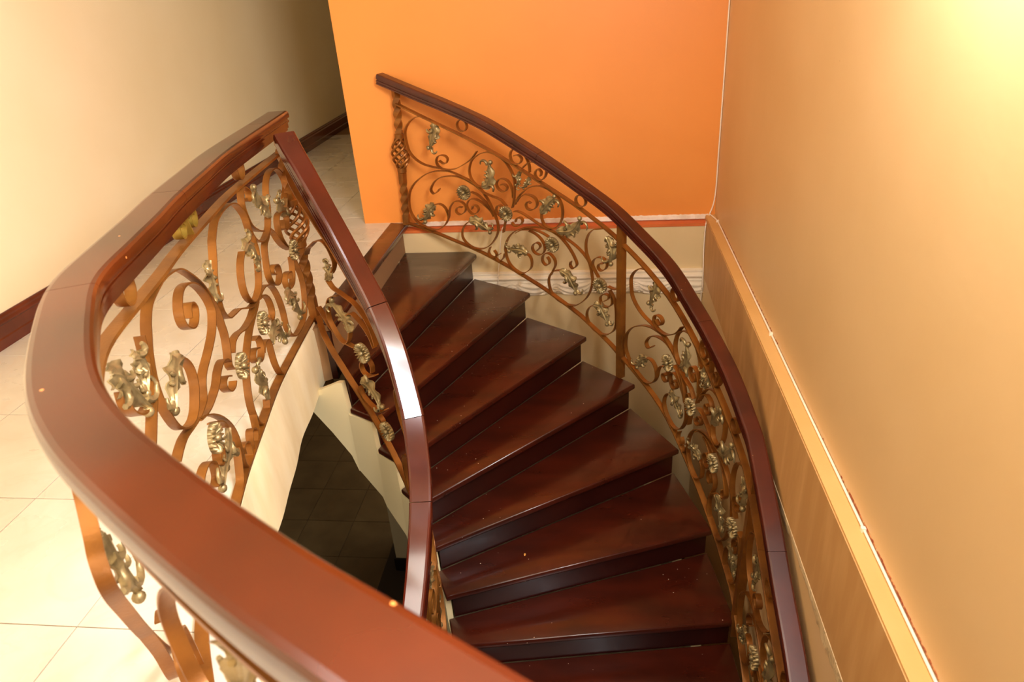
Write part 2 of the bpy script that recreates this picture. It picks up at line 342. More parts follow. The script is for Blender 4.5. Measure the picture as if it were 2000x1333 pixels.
# white plaster cornice with swags on the lower back wall
a = M(); xs = np.linspace(-.93, .695, 170); R = []
for x in xs:
    ph = (x - .235) / .268; k = ph - round(ph); xp = abs(k) * .268
    low = -.505 + .010 * math.cos(k * 2 * math.pi)
    ring = [(4.412, -.340), (4.398, -.340), (4.380, -.345), (4.380, -.354), (4.388, -.358), (4.388, -.366), (4.374, -.371), (4.370, -.382), (4.374, -.392), (4.386, -.397)]
    for z in np.linspace(-.402, low, 16):
        zz = -.40 - z; hang = .085 * (1 - (abs(k) * 2 - 0) ** 2)
        dd = math.hypot((.134 - xp) * .55, zz * 1.15)
        fold = .0042 * math.sin(2 * math.pi * 2.6 * zz / (.016 + .092 * (1 - (1 - xp / .134) ** 2))) if zz > .012 else 0
        tri = max(0, .010 - .10 * xp) if zz < .09 else 0
        yk = 4.392 - .010 * math.sin(min(1, max(0, zz / .10)) * math.pi) - fold - tri
        ring.append((yk, z))
    ring.append((4.412, low - .004)); R.append([(x, p, q) for p, q in ring])
a.loft(R); struct(a.build('trim_8', m_white, smooth=35), 'white plaster cornice with swags across the lower back wall')

# ------------------------------------------------------------------ staircase
RISE = 0.177
zt = lambda k: 0.0 if k == 0 else -.185 - RISE * (k - 1)
NO = {0: (-1.27, 4.40), 1: (-.803, 4.345), 2: (-.435, 4.10), 3: (-.077, 3.83), 4: (.205, 3.565), 5: (.425, 3.178), 6: (.555, 2.75), 7: (.612, 2.346), 8: (.635, 1.98)}
NI = {0: (-1.27, 2.945), 1: (-1.166, 2.75), 2: (-1.034, 2.665), 3: (-.926, 2.578), 4: (-.834, 2.482), 5: (-.765, 2.392), 6: (-.706, 2.268), 7: (-.667, 2.142), 8: (-.648, 2.0)}
for k in range(9, 17):
    NO[k] = pol((-1.5, 1.75), 2.13, -4 - 10.5 * (k - 9)); NI[k] = pol(ci, .838, -7 - 10 * (k - 9))
stairs = thing('staircase', 'curved staircase of dark glossy mahogany treads winding down beside the back wall', 'staircase', (-.5, 3.0, -2.9))
def shift_line(a, b, d):                          # move the segment a-b sideways (towards the upper side of the flight)
    t = unit(np.array(b) - np.array(a)); nn = np.array([-t[1], t[0]]); return np.array(a) + nn * d, np.array(b) + nn * d
def inset(poly, d):
    out = []; n = len(poly); P = [np.array(p, float) for p in poly]
    ar = sum(P[i][0] * P[(i + 1) % n][1] - P[(i + 1) % n][0] * P[i][1] for i in range(n)); sg = 1 if ar > 0 else -1
    for i in range(n):
        t0 = unit(P[i] - P[i - 1]); t1 = unit(P[(i + 1) % n] - P[i]); n0 = sg * np.array([-t0[1], t0[0]]); n1 = sg * np.array([-t1[1], t1[0]])
        b = unit(n0 + n1); out.append(P[i] + b * d / max(.3, b @ n0))
    return out
def slab(poly, z, h, rd=.007):
    m = M(); R = []
    for dz, di in ((0, rd), (-.3 * rd, .45 * rd), (-rd, .1 * rd), (-1.6 * rd, 0), (-h + 1.4 * rd, 0), (-h + .5 * rd, .3 * rd), (-h, rd)):
        R.append([(p[0], p[1], z + dz) for p in inset(poly, di)])
    m.loft(R); return m
for k in range(1, 17):
    a, b = NI[k], NO[k]; c, d = shift_line(NI[k - 1], NO[k - 1], .030)
    if k == 1: d = np.array([-1.302, 4.398]); c = np.array([-1.302, 2.93])
    tin = unit(np.array(a) - np.array(b))
    back_in = np.array(c); back_out = np.array(d)
    poly = [a, b, back_out, back_in]
    if k == 1: poly = [a, b, (-.86, 4.398), back_out, back_in]
    slab(poly, zt(k), .036).build('tread', m_tread, stairs, smooth=40)
    # riser under the nosing above
    e, f = shift_line(NI[k - 1], NO[k - 1], .034) if k > 1 else (np.array([-1.304, 2.97]), np.array([-1.304, 4.396]))
    t = unit(f - e); e = e + t * .030; f = f - t * .012 if k > 1 else f; nn = np.array([-t[1], t[0]]) * .018
    m = M(); m.prism([e, f, f + nn, e + nn], zt(k) - .002, zt(k - 1) - .034); m.build('riser', m_riser, stairs)
slab([(-1.272, 2.935), (-1.272, 4.455), (-1.396, 4.478), (-1.396, 2.965)], 0.004, .038).build('landing_nosing', m_tread, stairs, smooth=40)
m = M(); m.box(-1.352, -1.297, 2.930, 2.951, -.30, -.036); m.build('landing_end', m_riser, stairs)
# painted strings and soffit
line = lambda k: zt(k) if k >= 1 else -.008
def side(pts, tops, bots, thick, name, mm):
    m = M(); R = []
    P = np.array(pts, float); T = np.gradient(P, axis=0)
    for p, t, a, b in zip(P, T, tops, bots):
        t = unit(t); nn = np.array([-t[1], t[0]]) * thick
        R.append([(p[0], p[1], a), (p[0] + nn[0], p[1] + nn[1], a), (p[0] + nn[0], p[1] + nn[1], b), (p[0], p[1], b)])
    m.loft(R); return m.build(name, mm, stairs, smooth=35)
for nm, PT, sgn, th in (('inner_stringer', NI, 1, .028), ('outer_stringer', NO, 1, -.05)):
    pts = []; tops = []; bots = []
    for k in range(0, 17):
        p = np.array(PT[k], float)
        if nm == 'inner_stringer':
            v = p - np.array(ci); p = np.array(ci) + v * (1 + .002 / np.linalg.norm(v)) if k > 1 else p
        else:
            v = p - np.array(co); p = np.array(co) + v * (1 - .13 / np.linalg.norm(v))
        if k == 0 and nm[0] == 'i':
            for t_, a_, b_ in ((98, -.305, -.32), (91, -.305, -.33), (84.6, -.305, -.41), (79, -.27, -.525), (73, -.225, -.65)):
                pts.append(np.array(pol(ci, .842, t_))); tops.append(a_); bots.append(b_)
            continue
        if k == 0:
            pts.append(p + (-.035, .06 if sgn and nm[0] == 'i' else -.03)); tops.append(-.04); bots.append(-.40); p0 = p; continue
        q = np.array(pts[-1]); d = p - q
        for f in ((0.02, .35, .68) if k > 1 or nm[0] == 'i' else (0.06, .35, .7)):
            if k == 1 and nm[0] == 'i': break
            pts.append(q + d * f); tops.append(zt(k) - .037); bots.append(line(k - 1) + (line(k) - line(k - 1)) * f - .55 + (.15 * (1 - f) if k == 1 else 0))
        pts.append(q + d * (1 - .048 / np.linalg.norm(d))); tops.append(zt(k) - .037); bots.append(line(k) - .55 if not (k == 1 and nm[0] == 'i') else -.745)
    side(pts, tops, bots, th, nm, m_string)
m = M(); R = []
for k in range(0, 17):
    z = line(k) - .548 if k else -.40
    a = np.array(NI[k]) + unit(np.array(NO[k]) - np.array(NI[k])) * .02; b = np.array(NO[k]) - unit(np.array(NO[k]) - np.array(NI[k])) * .16
    R.append([(a[0], a[1], z), (b[0], b[1], z), (b[0], b[1], z + .10), (a[0], a[1], z + .10)])
m.loft(R); m.build('soffit', m_string, stairs, smooth=40)

# ------------------------------------------------------------------ railings
WALL_SCROLLS = [[[0.296,1.006],[0.234,0.998],[0.172,0.95],[0.119,0.87],[0.091,0.79],[0.094,0.701],[0.108,0.645],[0.15,0.606],[0.21,0.592],[0.275,0.604],[0.331,0.622]],
 [[0.33,0.687],[0.358,0.678],[0.381,0.697],[0.392,0.738],[0.372,0.753],[0.334,0.732],[0.311,0.689],[0.312,0.646],[0.339,0.626],[0.387,0.641],[0.443,0.681],[0.501,0.749],[0.56,0.833],[0.607,0.929]],
 [[0.252,0.26],[0.293,0.289],[0.327,0.287],[0.348,0.252],[0.352,0.193],[0.327,0.124],[0.279,0.055],[0.229,0.023],[0.172,0.022],[0.116,0.032],[0.071,0.074],[0.05,0.133],[0.052,0.219],[0.069,0.293],[0.117,0.388],[0.185,0.476],[0.229,0.523],[0.291,0.575],[0.352,0.611],[0.404,0.633],[0.475,0.636],[0.546,0.633],[0.602,0.615],[0.649,0.56],[0.682,0.495],[0.708,0.424],[0.721,0.362],[0.719,0.294],[0.694,0.209],[0.65,0.116],[0.589,0.04],[0.526,0.009],[0.472,0.024],[0.445,0.068],[0.449,0.132],[0.474,0.199],[0.511,0.253],[0.542,0.281]],
 [[0.327,0.124],[0.356,0.2],[0.366,0.266],[0.381,0.321],[0.411,0.374],[0.446,0.397],[0.474,0.395],[0.49,0.368],[0.479,0.319],[0.447,0.278],[0.422,0.278],[0.416,0.303],[0.433,0.335],[0.464,0.352]],
 [[0.534,0.375],[0.544,0.413],[0.571,0.43],[0.584,0.406],[0.566,0.362],[0.535,0.333],[0.507,0.354],[0.499,0.396],[0.521,0.451],[0.556,0.483],[0.604,0.489],[0.644,0.473],[0.679,0.451],[0.696,0.416]],
 [[0.31,0.433],[0.288,0.393],[0.262,0.363],[0.244,0.374],[0.246,0.407],[0.277,0.477],[0.324,0.538],[0.382,0.583],[0.438,0.612],[0.491,0.623],[0.544,0.619],[0.583,0.612],[0.633,0.59],[0.688,0.596],[0.756,0.611],[0.781,0.592],[0.799,0.581]],
 [[0.538,0.534],[0.582,0.539],[0.628,0.518],[0.674,0.48],[0.697,0.43]],
 [[0.629,0.638],[0.591,0.622],[0.557,0.645],[0.542,0.685],[0.542,0.739],[0.562,0.817],[0.599,0.884],[0.646,0.941],[0.699,0.983],[0.75,0.994],[0.803,0.984],[0.84,0.947],[0.863,0.894],[0.869,0.832],[0.863,0.76],[0.856,0.686],[0.85,0.645],[0.84,0.6]],
 [[0.764,0.748],[0.795,0.772],[0.812,0.761],[0.799,0.719],[0.772,0.695],[0.743,0.702],[0.734,0.736],[0.751,0.784],[0.782,0.815],[0.816,0.822],[0.836,0.802],[0.848,0.758],[0.851,0.7]],
 [[0.861,0.644],[0.874,0.691],[0.899,0.757],[0.943,0.842],[0.988,0.906],[1.039,0.957],[1.089,0.98],[1.138,0.981],[1.172,0.965],[1.195,0.922],[1.201,0.86],[1.192,0.784],[1.165,0.705],[1.128,0.654],[1.092,0.631],[1.064,0.639],[1.051,0.683],[1.053,0.736]],
 [[0.874,0.677],[0.898,0.738],[0.937,0.797],[0.974,0.822],[1.006,0.826],[1.023,0.803],[1.018,0.753],[0.987,0.7],[0.954,0.682],[0.942,0.71],[0.957,0.749],[0.978,0.753]],
 [[0.767,0.54],[0.753,0.553],[0.729,0.537],[0.716,0.495],[0.721,0.466],[0.743,0.458],[0.77,0.463]],
 [[0.829,0.461],[0.843,0.443],[0.866,0.452],[0.894,0.488],[0.911,0.535],[0.901,0.555],[0.878,0.541],[0.862,0.51],[0.858,0.484]],
 [[0.85,0.575],[0.881,0.6],[0.921,0.609],[0.976,0.607],[1.03,0.605],[1.077,0.608],[1.146,0.636],[1.181,0.64],[1.235,0.642],[1.277,0.639],[1.319,0.629],[1.354,0.612],[1.382,0.578],[1.399,0.466],[1.395,0.391],[1.374,0.287],[1.34,0.187],[1.284,0.072],[1.221,0.011],[1.159,-0.013],[1.104,0.008],[1.084,0.081],[1.088,0.153],[1.116,0.233],[1.162,0.291],[1.198,0.307]],
 [[1.084,0.605],[1.127,0.62],[1.174,0.619],[1.216,0.597],[1.251,0.563],[1.278,0.518],[1.292,0.474],[1.277,0.426],[1.258,0.403],[1.244,0.419],[1.249,0.457]],
 [[0.916,0.231],[0.943,0.243],[0.96,0.218],[0.962,0.17],[0.948,0.109],[0.893,0.023],[0.846,0.008],[0.801,0.024],[0.775,0.072],[0.767,0.133],[0.765,0.166],[0.776,0.228],[0.803,0.306],[0.848,0.39],[0.904,0.463],[0.962,0.522],[1.018,0.567],[1.073,0.605],[1.11,0.628]],
 [[0.855,0.381],[0.903,0.448],[0.964,0.503],[1.017,0.532],[1.064,0.544],[1.096,0.545]],
 [[1.006,0.335],[1.03,0.389],[1.027,0.416],[1.005,0.412],[0.981,0.373],[0.972,0.332],[0.986,0.304],[1.016,0.307],[1.046,0.34],[1.063,0.389],[1.062,0.437],[1.04,0.475],[1.001,0.49],[0.956,0.482]],
 [[1.079,0.341],[1.093,0.325],[1.092,0.289],[1.069,0.252],[1.047,0.262],[1.043,0.298],[1.057,0.345],[1.084,0.382],[1.113,0.387],[1.134,0.363],[1.137,0.317],[1.121,0.257],[1.1,0.182]],
 [[1.481,0.989],[1.447,0.951],[1.413,0.912],[1.381,0.845],[1.363,0.773],[1.357,0.703],[1.365,0.638],[1.393,0.578],[1.424,0.544],[1.444,0.518]],
 [[1.477,0.685],[1.445,0.643],[1.44,0.603],[1.461,0.601],[1.492,0.655],[1.501,0.712],[1.477,0.727],[1.44,0.699],[1.409,0.638],[1.403,0.583],[1.424,0.546]],
 [[1.52,0.495],[1.55,0.463],[1.566,0.399],[1.57,0.311],[1.567,0.231],[1.543,0.142],[1.492,0.044],[1.436,-0.006],[1.387,-0.008],[1.36,0.032],[1.359,0.099],[1.384,0.181],[1.422,0.243]],
 [[1.481,0.35],[1.508,0.398],[1.512,0.437],[1.481,0.414],[1.454,0.354],[1.458,0.308],[1.481,0.298],[1.52,0.348],[1.539,0.407],[1.531,0.467],[1.516,0.491]],
 [[1.508,0.516],[1.542,0.536],[1.565,0.557]],
 [[0.677,0.085],[0.693,0.059],[0.679,0.019],[0.644,0.01],[0.634,0.041],[0.649,0.095]],
 [[0.723,0.083],[0.685,0.023],[0.713,0.006],[0.745,0.058],[0.758,0.112]],
 [[0.876,1.084],[0.905,1.112],[0.929,1.101],[0.917,1.056],[0.887,1.019],[0.858,1.018],[0.848,1.058],[0.856,1.103],[0.875,1.139]],
 [[1.057,1.056],[1.062,1.095],[1.041,1.104],[1.019,1.055],[1.024,1.02],[1.056,1.019],[1.089,1.077],[1.101,1.144]],
 [[0.929,1.018],[0.964,1.085],[1.001,1.132],[1.039,1.151],[1.074,1.153],[1.098,1.15]],
 [[0.956,1.148],[0.972,1.113],[0.981,1.077],[0.981,1.024]],
 [[0.788,0.457],[0.773,0.39],[0.761,0.314]]]
WALL_LEAVES = [[[0.323,0.996],[0.325,0.939],[0.303,0.86],[0.276,0.764]],
 [[0.261,0.269],[0.22,0.209],[0.193,0.147],[0.162,0.083]],
 [[0.629,0.638],[0.677,0.706],[0.694,0.793],[0.693,0.89]],
 [[0.511,0.253],[0.557,0.285],[0.608,0.276],[0.66,0.263]],
 [[1.052,0.727],[1.091,0.82],[1.121,0.891],[1.154,0.945]],
 [[0.921,0.984],[0.896,0.921],[0.901,0.881],[0.885,0.836]],
 [[0.981,0.989],[0.972,0.946],[0.952,0.894],[0.932,0.852]],
 [[0.939,0.255],[0.894,0.248],[0.847,0.22],[0.8,0.182]],
 [[1.16,0.659],[1.229,0.716],[1.28,0.784],[1.327,0.905]],
 [[1.173,0.302],[1.227,0.305],[1.263,0.257],[1.288,0.207]],
 [[1.501,0.942],[1.526,0.9],[1.541,0.842],[1.523,0.747]],
 [[1.411,0.23],[1.454,0.26],[1.486,0.228],[1.512,0.183]]]
WALL_ROSETTES = [[0.495,0.508],[0.799,0.521],[1.13,0.511],[1.462,0.478]]
WALL_RINGS = [[0.517,1.087],[1.327,1.069]]
GALLERY_SCROLLS = [[[0.067,0.765],[0.01,0.815],[0.031,0.883],[0.101,0.944],[0.188,0.95],[0.247,0.913],[0.28,0.851],[0.292,0.795],[0.321,0.743],[0.351,0.705],[0.417,0.681],[0.475,0.691],[0.522,0.725],[0.552,0.772]],
 [[0.533,0.987],[0.551,0.949],[0.561,0.903],[0.55,0.849],[0.529,0.799],[0.477,0.753],[0.419,0.723]],
 [[0.507,0.981],[0.473,0.954],[0.464,0.925],[0.482,0.906],[0.515,0.916],[0.524,0.932]],
 [[0.962,0.891],[0.946,0.913],[0.889,0.956],[0.826,0.971],[0.738,0.972],[0.666,0.96],[0.614,0.928],[0.567,0.863],[0.555,0.799],[0.535,0.726],[0.529,0.67],[0.548,0.606],[0.581,0.533],[0.619,0.498],[0.673,0.484],[0.72,0.5],[0.762,0.563],[0.762,0.632],[0.729,0.695],[0.679,0.734]],
 [[0.962,0.891],[0.991,0.837],[1.024,0.786],[1.041,0.74],[1.049,0.689],[1.045,0.636],[1.01,0.587],[0.953,0.57],[0.876,0.552],[0.797,0.51],[0.723,0.48],[0.635,0.485]],
 [[1.463,0.986],[1.528,0.975],[1.572,0.959],[1.606,0.926],[1.626,0.894],[1.649,0.855],[1.667,0.805],[1.676,0.761],[1.677,0.701],[1.665,0.634],[1.64,0.568],[1.604,0.527],[1.553,0.502],[1.508,0.506],[1.469,0.539],[1.44,0.582],[1.434,0.632],[1.451,0.678],[1.485,0.719]],
 [[1.463,0.986],[1.402,0.981],[1.302,0.953],[1.227,0.895],[1.16,0.82],[1.117,0.741],[1.087,0.673],[1.079,0.609],[1.075,0.547],[1.091,0.485],[1.112,0.433],[1.098,0.399]],
 [[1.33,0.776],[1.304,0.814],[1.275,0.806],[1.259,0.772],[1.29,0.737],[1.336,0.739],[1.384,0.778],[1.392,0.827],[1.363,0.87],[1.318,0.888],[1.252,0.874],[1.198,0.837],[1.156,0.782],[1.129,0.725],[1.128,0.68],[1.168,0.629],[1.219,0.6],[1.275,0.58],[1.345,0.562],[1.381,0.538],[1.412,0.495],[1.461,0.484],[1.512,0.484],[1.563,0.492],[1.62,0.502],[1.666,0.495],[1.7,0.48]],
 [[1.498,0.471],[1.443,0.452],[1.377,0.441],[1.28,0.447],[1.225,0.477],[1.176,0.488],[1.135,0.472],[1.107,0.44]],
 [[1.114,0.352],[1.138,0.34],[1.179,0.351],[1.207,0.385],[1.205,0.412],[1.178,0.42],[1.141,0.397]],
 [[1.511,0.489],[1.453,0.455],[1.381,0.4],[1.312,0.328],[1.259,0.247],[1.236,0.17],[1.238,0.101],[1.239,0.033],[1.212,-0.021],[1.177,-0.038],[1.158,-0.002],[1.148,0.052],[1.168,0.085],[1.207,0.096],[1.213,0.062]],
 [[1.403,0.379],[1.36,0.352],[1.323,0.317],[1.3,0.276]],
 [[1.256,0.135],[1.263,0.102],[1.283,0.056],[1.318,0.01],[1.4,0.003]],
 [[1.4,0.291],[1.428,0.278],[1.444,0.255],[1.441,0.22],[1.411,0.227],[1.396,0.249],[1.392,0.275]],
 [[1.611,0.302],[1.589,0.314],[1.551,0.318],[1.512,0.302],[1.486,0.267],[1.491,0.218],[1.526,0.2]],
 [[0.125,0.45],[0.096,0.382],[0.065,0.299],[0.064,0.209],[0.104,0.115],[0.164,0.066],[0.274,0.055],[0.356,0.081],[0.396,0.155],[0.396,0.26],[0.413,0.349],[0.452,0.43],[0.512,0.476],[0.575,0.488],[0.642,0.475]],
 [[0.642,0.475],[0.704,0.464],[0.775,0.446],[0.871,0.452],[0.954,0.478],[1.017,0.481],[1.057,0.45]],
 [[0.662,0.467],[0.721,0.441],[0.815,0.409],[0.894,0.367],[0.955,0.315],[0.993,0.25],[1.017,0.173],[1.015,0.097],[0.983,0.022],[0.924,-0.007],[0.856,0.001],[0.831,0.04]],
 [[1.017,0.104],[1.026,0.033],[1.042,-0.016],[1.084,-0.035],[1.118,-0.015],[1.12,0.032],[1.099,0.076],[1.07,0.071],[1.046,0.039],[1.069,0.003]],
 [[0.639,0.468],[0.585,0.46],[0.538,0.419],[0.519,0.365],[0.523,0.324],[0.552,0.303],[0.581,0.329],[0.578,0.345]],
 [[0.811,0.352],[0.759,0.341],[0.735,0.295],[0.75,0.243],[0.791,0.228],[0.847,0.259],[0.859,0.297],[0.826,0.313],[0.782,0.292]],
 [[0.739,0.235],[0.707,0.265],[0.661,0.258],[0.639,0.221],[0.637,0.166],[0.629,0.094],[0.602,0.022],[0.563,-0.01]],
 [[0.345,0.703],[0.386,0.673],[0.431,0.646],[0.452,0.578],[0.464,0.5],[0.431,0.433],[0.372,0.413],[0.335,0.447],[0.343,0.499],[0.397,0.523],[0.419,0.499],[0.397,0.474]],
 [[0.145,0.453],[0.159,0.388],[0.199,0.324],[0.265,0.322],[0.286,0.37],[0.264,0.405],[0.207,0.394],[0.217,0.357]],
 [[0.169,0.517],[0.218,0.599],[0.226,0.675],[0.201,0.717],[0.143,0.72],[0.089,0.687],[0.091,0.643],[0.135,0.614],[0.171,0.635],[0.148,0.672]],
 [[0.344,0.705],[0.296,0.662],[0.262,0.604],[0.21,0.545],[0.147,0.498]],
 [[1.665,0.915],[1.668,0.891],[1.677,0.848],[1.691,0.804],[1.713,0.757],[1.742,0.734],[1.778,0.733],[1.812,0.752],[1.841,0.788],[1.852,0.828],[1.847,0.858]],
 [[1.677,0.776],[1.709,0.727],[1.742,0.688],[1.775,0.651],[1.805,0.622]]]
GALLERY_LEAVES = [[[0.067,0.765],[0.097,0.729],[0.15,0.749],[0.174,0.798]],
 [[0.314,0.754],[0.333,0.816],[0.381,0.853],[0.419,0.935]],
 [[0.679,0.734],[0.618,0.742],[0.582,0.694],[0.558,0.635]],
 [[1.053,0.867],[1.069,0.831],[1.073,0.778],[1.08,0.714]],
 [[1.485,0.719],[1.538,0.724],[1.582,0.687],[1.632,0.631]],
 [[1.903,0.946],[1.847,0.902],[1.809,0.83],[1.754,0.734]],
 [[1.752,0.891],[1.72,0.868],[1.71,0.827],[1.744,0.781]],
 [[1.298,0.269],[1.33,0.214],[1.408,0.199],[1.487,0.17]],
 [[0.346,0.287],[0.29,0.295],[0.242,0.221],[0.204,0.123]],
 [[0.831,0.04],[0.824,0.103],[0.867,0.184],[0.874,0.239]],
 [[0.617,0.206],[0.575,0.244],[0.509,0.223],[0.461,0.133]]]
GALLERY_ROSETTES = [[1.046,0.377],[1.458,0.357],[0.135,0.489],[0.699,0.373]]
GALLERY_RINGS = [[0.514,1.069],[1.663,1.066]]
INNER_SCROLLS = [[[0.328,0.653],[0.365,0.662],[0.429,0.746],[0.486,0.827],[0.532,0.87],[0.572,0.892],[0.596,0.883],[0.61,0.828]],
 [[0.384,0.651],[0.354,0.597],[0.31,0.498],[0.279,0.389],[0.271,0.298],[0.296,0.267],[0.334,0.267],[0.378,0.315],[0.408,0.404],[0.424,0.494]],
 [[0.378,0.315],[0.426,0.397],[0.49,0.52]],
 [[0.425,0.611],[0.46,0.698],[0.497,0.742],[0.539,0.781],[0.575,0.798],[0.593,0.773]],
 [[0.154,0.216],[0.222,0.235],[0.27,0.236],[0.32,0.263]],
 [[0.13,0.551],[0.221,0.708],[0.296,0.847],[0.344,0.932],[0.376,0.955],[0.396,0.942],[0.406,0.91],[0.393,0.84],[0.369,0.767]],
 [[0.565,0.517],[0.508,0.374],[0.47,0.314],[0.46,0.343],[0.484,0.433],[0.523,0.522],[0.543,0.527],[0.538,0.471]],
 [[0.42,0.097],[0.439,0.059],[0.496,0.119],[0.549,0.213],[0.602,0.36]],
 [[0.53,0.139],[0.553,0.152],[0.56,0.127],[0.584,0.117]]]
INNER_LEAVES = [[[0.328,0.661],[0.363,0.762],[0.356,0.785],[0.349,0.812]],
 [[0.424,0.494],[0.422,0.552],[0.389,0.543],[0.333,0.517]],
 [[0.444,0.183],[0.485,0.263],[0.529,0.301],[0.567,0.298]]]
INNER_ROSETTES = [[0.511,0.555],[0.607,0.219]]
def cr2(pts, n=5): return crs(pts, n) if len(pts) > 2 else np.array([np.array(pts[0]) + (np.array(pts[-1]) - np.array(pts[0])) * t for t in np.linspace(0, 1, 6)])
def strip(pan, pts, parent, wd=.024, th=.005, name='scroll', m=None, lift=0.0, n=5):
    q = cr2(pts, n); P = np.array([pan.P(u, v, lift) for u, v in q]); T = np.gradient(P, axis=0); R = []
    for (u, v), p, t in zip(q, P, T):
        t = unit(t); N = pan.N(u); N = unit(N - t * (N @ t)); B = np.cross(N, t)
        a, b = wd / 2, th / 2
        R.append([p + N * a - B * b, p + N * a + B * b, p - N * a + B * b, p - N * a - B * b])
    mm = M(); mm.loft(R); return mm.build(name, m or m_iron, parent, smooth=40)
def bar(pan, u0, u1, which, parent, wd, th, name, m=None, n=60):
    R = []
    us = np.linspace(u0, u1, n); P = np.array([pan.P(u, which) for u in us]); T = np.gradient(P, axis=0)
    for u, p, t in zip(us, P, T):
        t = unit(t); N = pan.N(u); B = np.cross(N, t); a, b = wd / 2, th / 2
        R.append([p + N * a - B * b, p + N * a + B * b, p - N * a + B * b, p - N * a - B * b])
    mm = M(); mm.loft(R); return mm.build(name, m or m_iron, parent, smooth=40)
def leaf(pan, spine, parent, flip=1, size=1.0, name='leaf', lift=0.0):
    q = crs(spine, 6); P = np.array([pan.P(u, v, lift) for u, v in q]); T = np.gradient(P, axis=0)
    Ln = np.linalg.norm(np.diff(P, axis=0), axis=1).sum(); K = len(q); W = min(.043, .29 * Ln) * size
    top = []; bot = []; fc = pan.face; fr = []
    for i, ((u, v), p, t) in enumerate(zip(q, P, T)):
        f = i / (K - 1); t = unit(t); N = pan.N(u) * fc; N = unit(N - t * (N @ t)); B = np.cross(N, t) * flip; fr.append((p, t, N, B))
        body = math.sin(math.pi * min(1, .06 + f * .98)) ** .8
        wl = W * (.16 + .84 * body * (.55 + .45 * abs(math.sin(f * 3.2 * math.pi + .4))))
        wr = W * (.16 + .84 * body * (.50 + .50 * abs(math.sin(f * 4.6 * math.pi))))
        a = []; c = []
        for j in range(-5, 6):
            b = j / 5; wj = wl if b > 0 else wr
            dn_ = .012 * (1 - b * b) + .0025 * math.cos(b * 4 * math.pi) + .009 * (abs(b) ** 3) * math.sin(f * 7 * math.pi) * body
            a.append(p + B * b * wj + N * (dn_ + .003)); c.append(p + B * b * wj + N * (dn_ - .0015))
        top.append(a); bot.append(c)
    m = M(); R = [a + c[::-1] for a, c in zip(top, bot)]; m.loft(R)
    def hook(f0, side, ln, r0, r1, turn, up=.006):
        p, t, N, B = fr[min(K - 1, int(f0 * (K - 1)))]; pts = []; ang = 0.0; pos = p + B * side * W * .35 + N * up; nst = 9; rad = []
        for i in range(nst):
            f = i / (nst - 1); d = t * math.cos(ang) + B * side * math.sin(ang); pts.append(pos + N * .010 * math.sin(f * 2.4)); rad.append(r0 + (r1 - r0) * f)
            pos = pos + d * ln / nst; ang += turn / nst
        m.tube(pts, rad, 6)
    hook(.30, 1, Ln * .42, W * .30, W * .16, 3.6)
    hook(.97, -1, Ln * .48, W * .26, W * .10, 3.9)
    hook(.55, -1, Ln * .20, W * .20, W * .12, 2.6)
    hook(.72, -1, Ln * .16, W * .16, W * .10, 2.4)
    p, t, N, B = fr[-1]; m.ball(p + B * W * .26 + t * W * .10 + N * .006, W * .33)
    return m.build(name, m_gold, parent, smooth=60)
def rosette_mesh():
    m = M(); V = []; F = []; na = 110; prof = [(.26, .003), (.45, .0055), (.65, .0085), (.85, .0105), (.95, .009), (1.0, .003)]
    R0 = .046
    for r, h in prof:
        for k in range(na):
            t = 2 * math.pi * k / na; c = .5 + .5 * math.cos(18 * t); rr = R0 * (r + (.09 * (c - .5) if r > .9 else 0)); V.append((rr * math.cos(t), rr * math.sin(t), h + .0115 * (c ** .7) * max(0, min(1, (r - .22) * 2.2)) - .003))
    V += [(R0 * 1.0 * math.cos(2 * math.pi * k / na), R0 * math.sin(2 * math.pi * k / na), -.004) for k in range(na)]
    nr = len(prof) + 1
    for i in range(nr - 1):
        for k in range(na): F.append((i * na + k, (i + 1) * na + k, (i + 1) * na + (k + 1) % na, i * na + (k + 1) % na))
    F.append(tuple(range(na))); F.append(tuple(range((nr - 1) * na, nr * na))[::-1])
    m.add(V, F); b = M(); b.ball((0, 0, .010), .0135, 14, 9)
    return m, b
RM = None
def rosette(pan, u, v, parent):
    global RM
    p = pan.P(u, v); N = pan.N(u) * pan.face; t3 = unit(pan.P(u + .02, v) - pan.P(u - .02, v)); X = unit(t3 - N * (t3 @ N)); Y = np.cross(N, X)
    mw = Matrix(((X[0], Y[0], N[0], p[0] + N[0] * .014), (X[1], Y[1], N[1], p[1] + N[1] * .014), (X[2], Y[2], N[2], p[2] + N[2] * .014), (0, 0, 0, 1)))
    if RM is None:
        m, b = rosette_mesh(); o = m.build('rosette', m_gold, None, smooth=50); s = b.build('boss', m_gold, None, smooth=80); RM = (o.data, s.data)
    else:
        o = bpy.data.objects.new('rosette', RM[0]); s = bpy.data.objects.new('boss', RM[1]); C.objects.link(o); C.objects.link(s)
    o.parent = parent; o.matrix_parent_inverse = Matrix.Translation(parent.location).inverted(); o.matrix_basis = mw
    s.parent = o; s.matrix_parent_inverse = Matrix.Identity(4)
def ring(pan, u, v, parent, r=.036):
    h = np.interp(u, *pan.zt) - np.interp(u, *pan.zb); k = 26
    sl = (pan.P(u + .05, 1)[2] - pan.P(u - .05, 1)[2]) / .1 / h
    pts = [(u + r * math.cos(a), v + r * math.sin(a) / h + sl * 0 * r * math.cos(a)) for a in np.linspace(0, 2 * math.pi, k)]
    return strip(pan, [(a, b - (pan.P(a, 1)[2] - pan.P(u, 1)[2]) / h * 1.0 + 0) for a, b in pts], parent, name='ring', n=1) if False else strip(pan, ring_pts(pan, u, v, r), parent, name='ring', n=1)
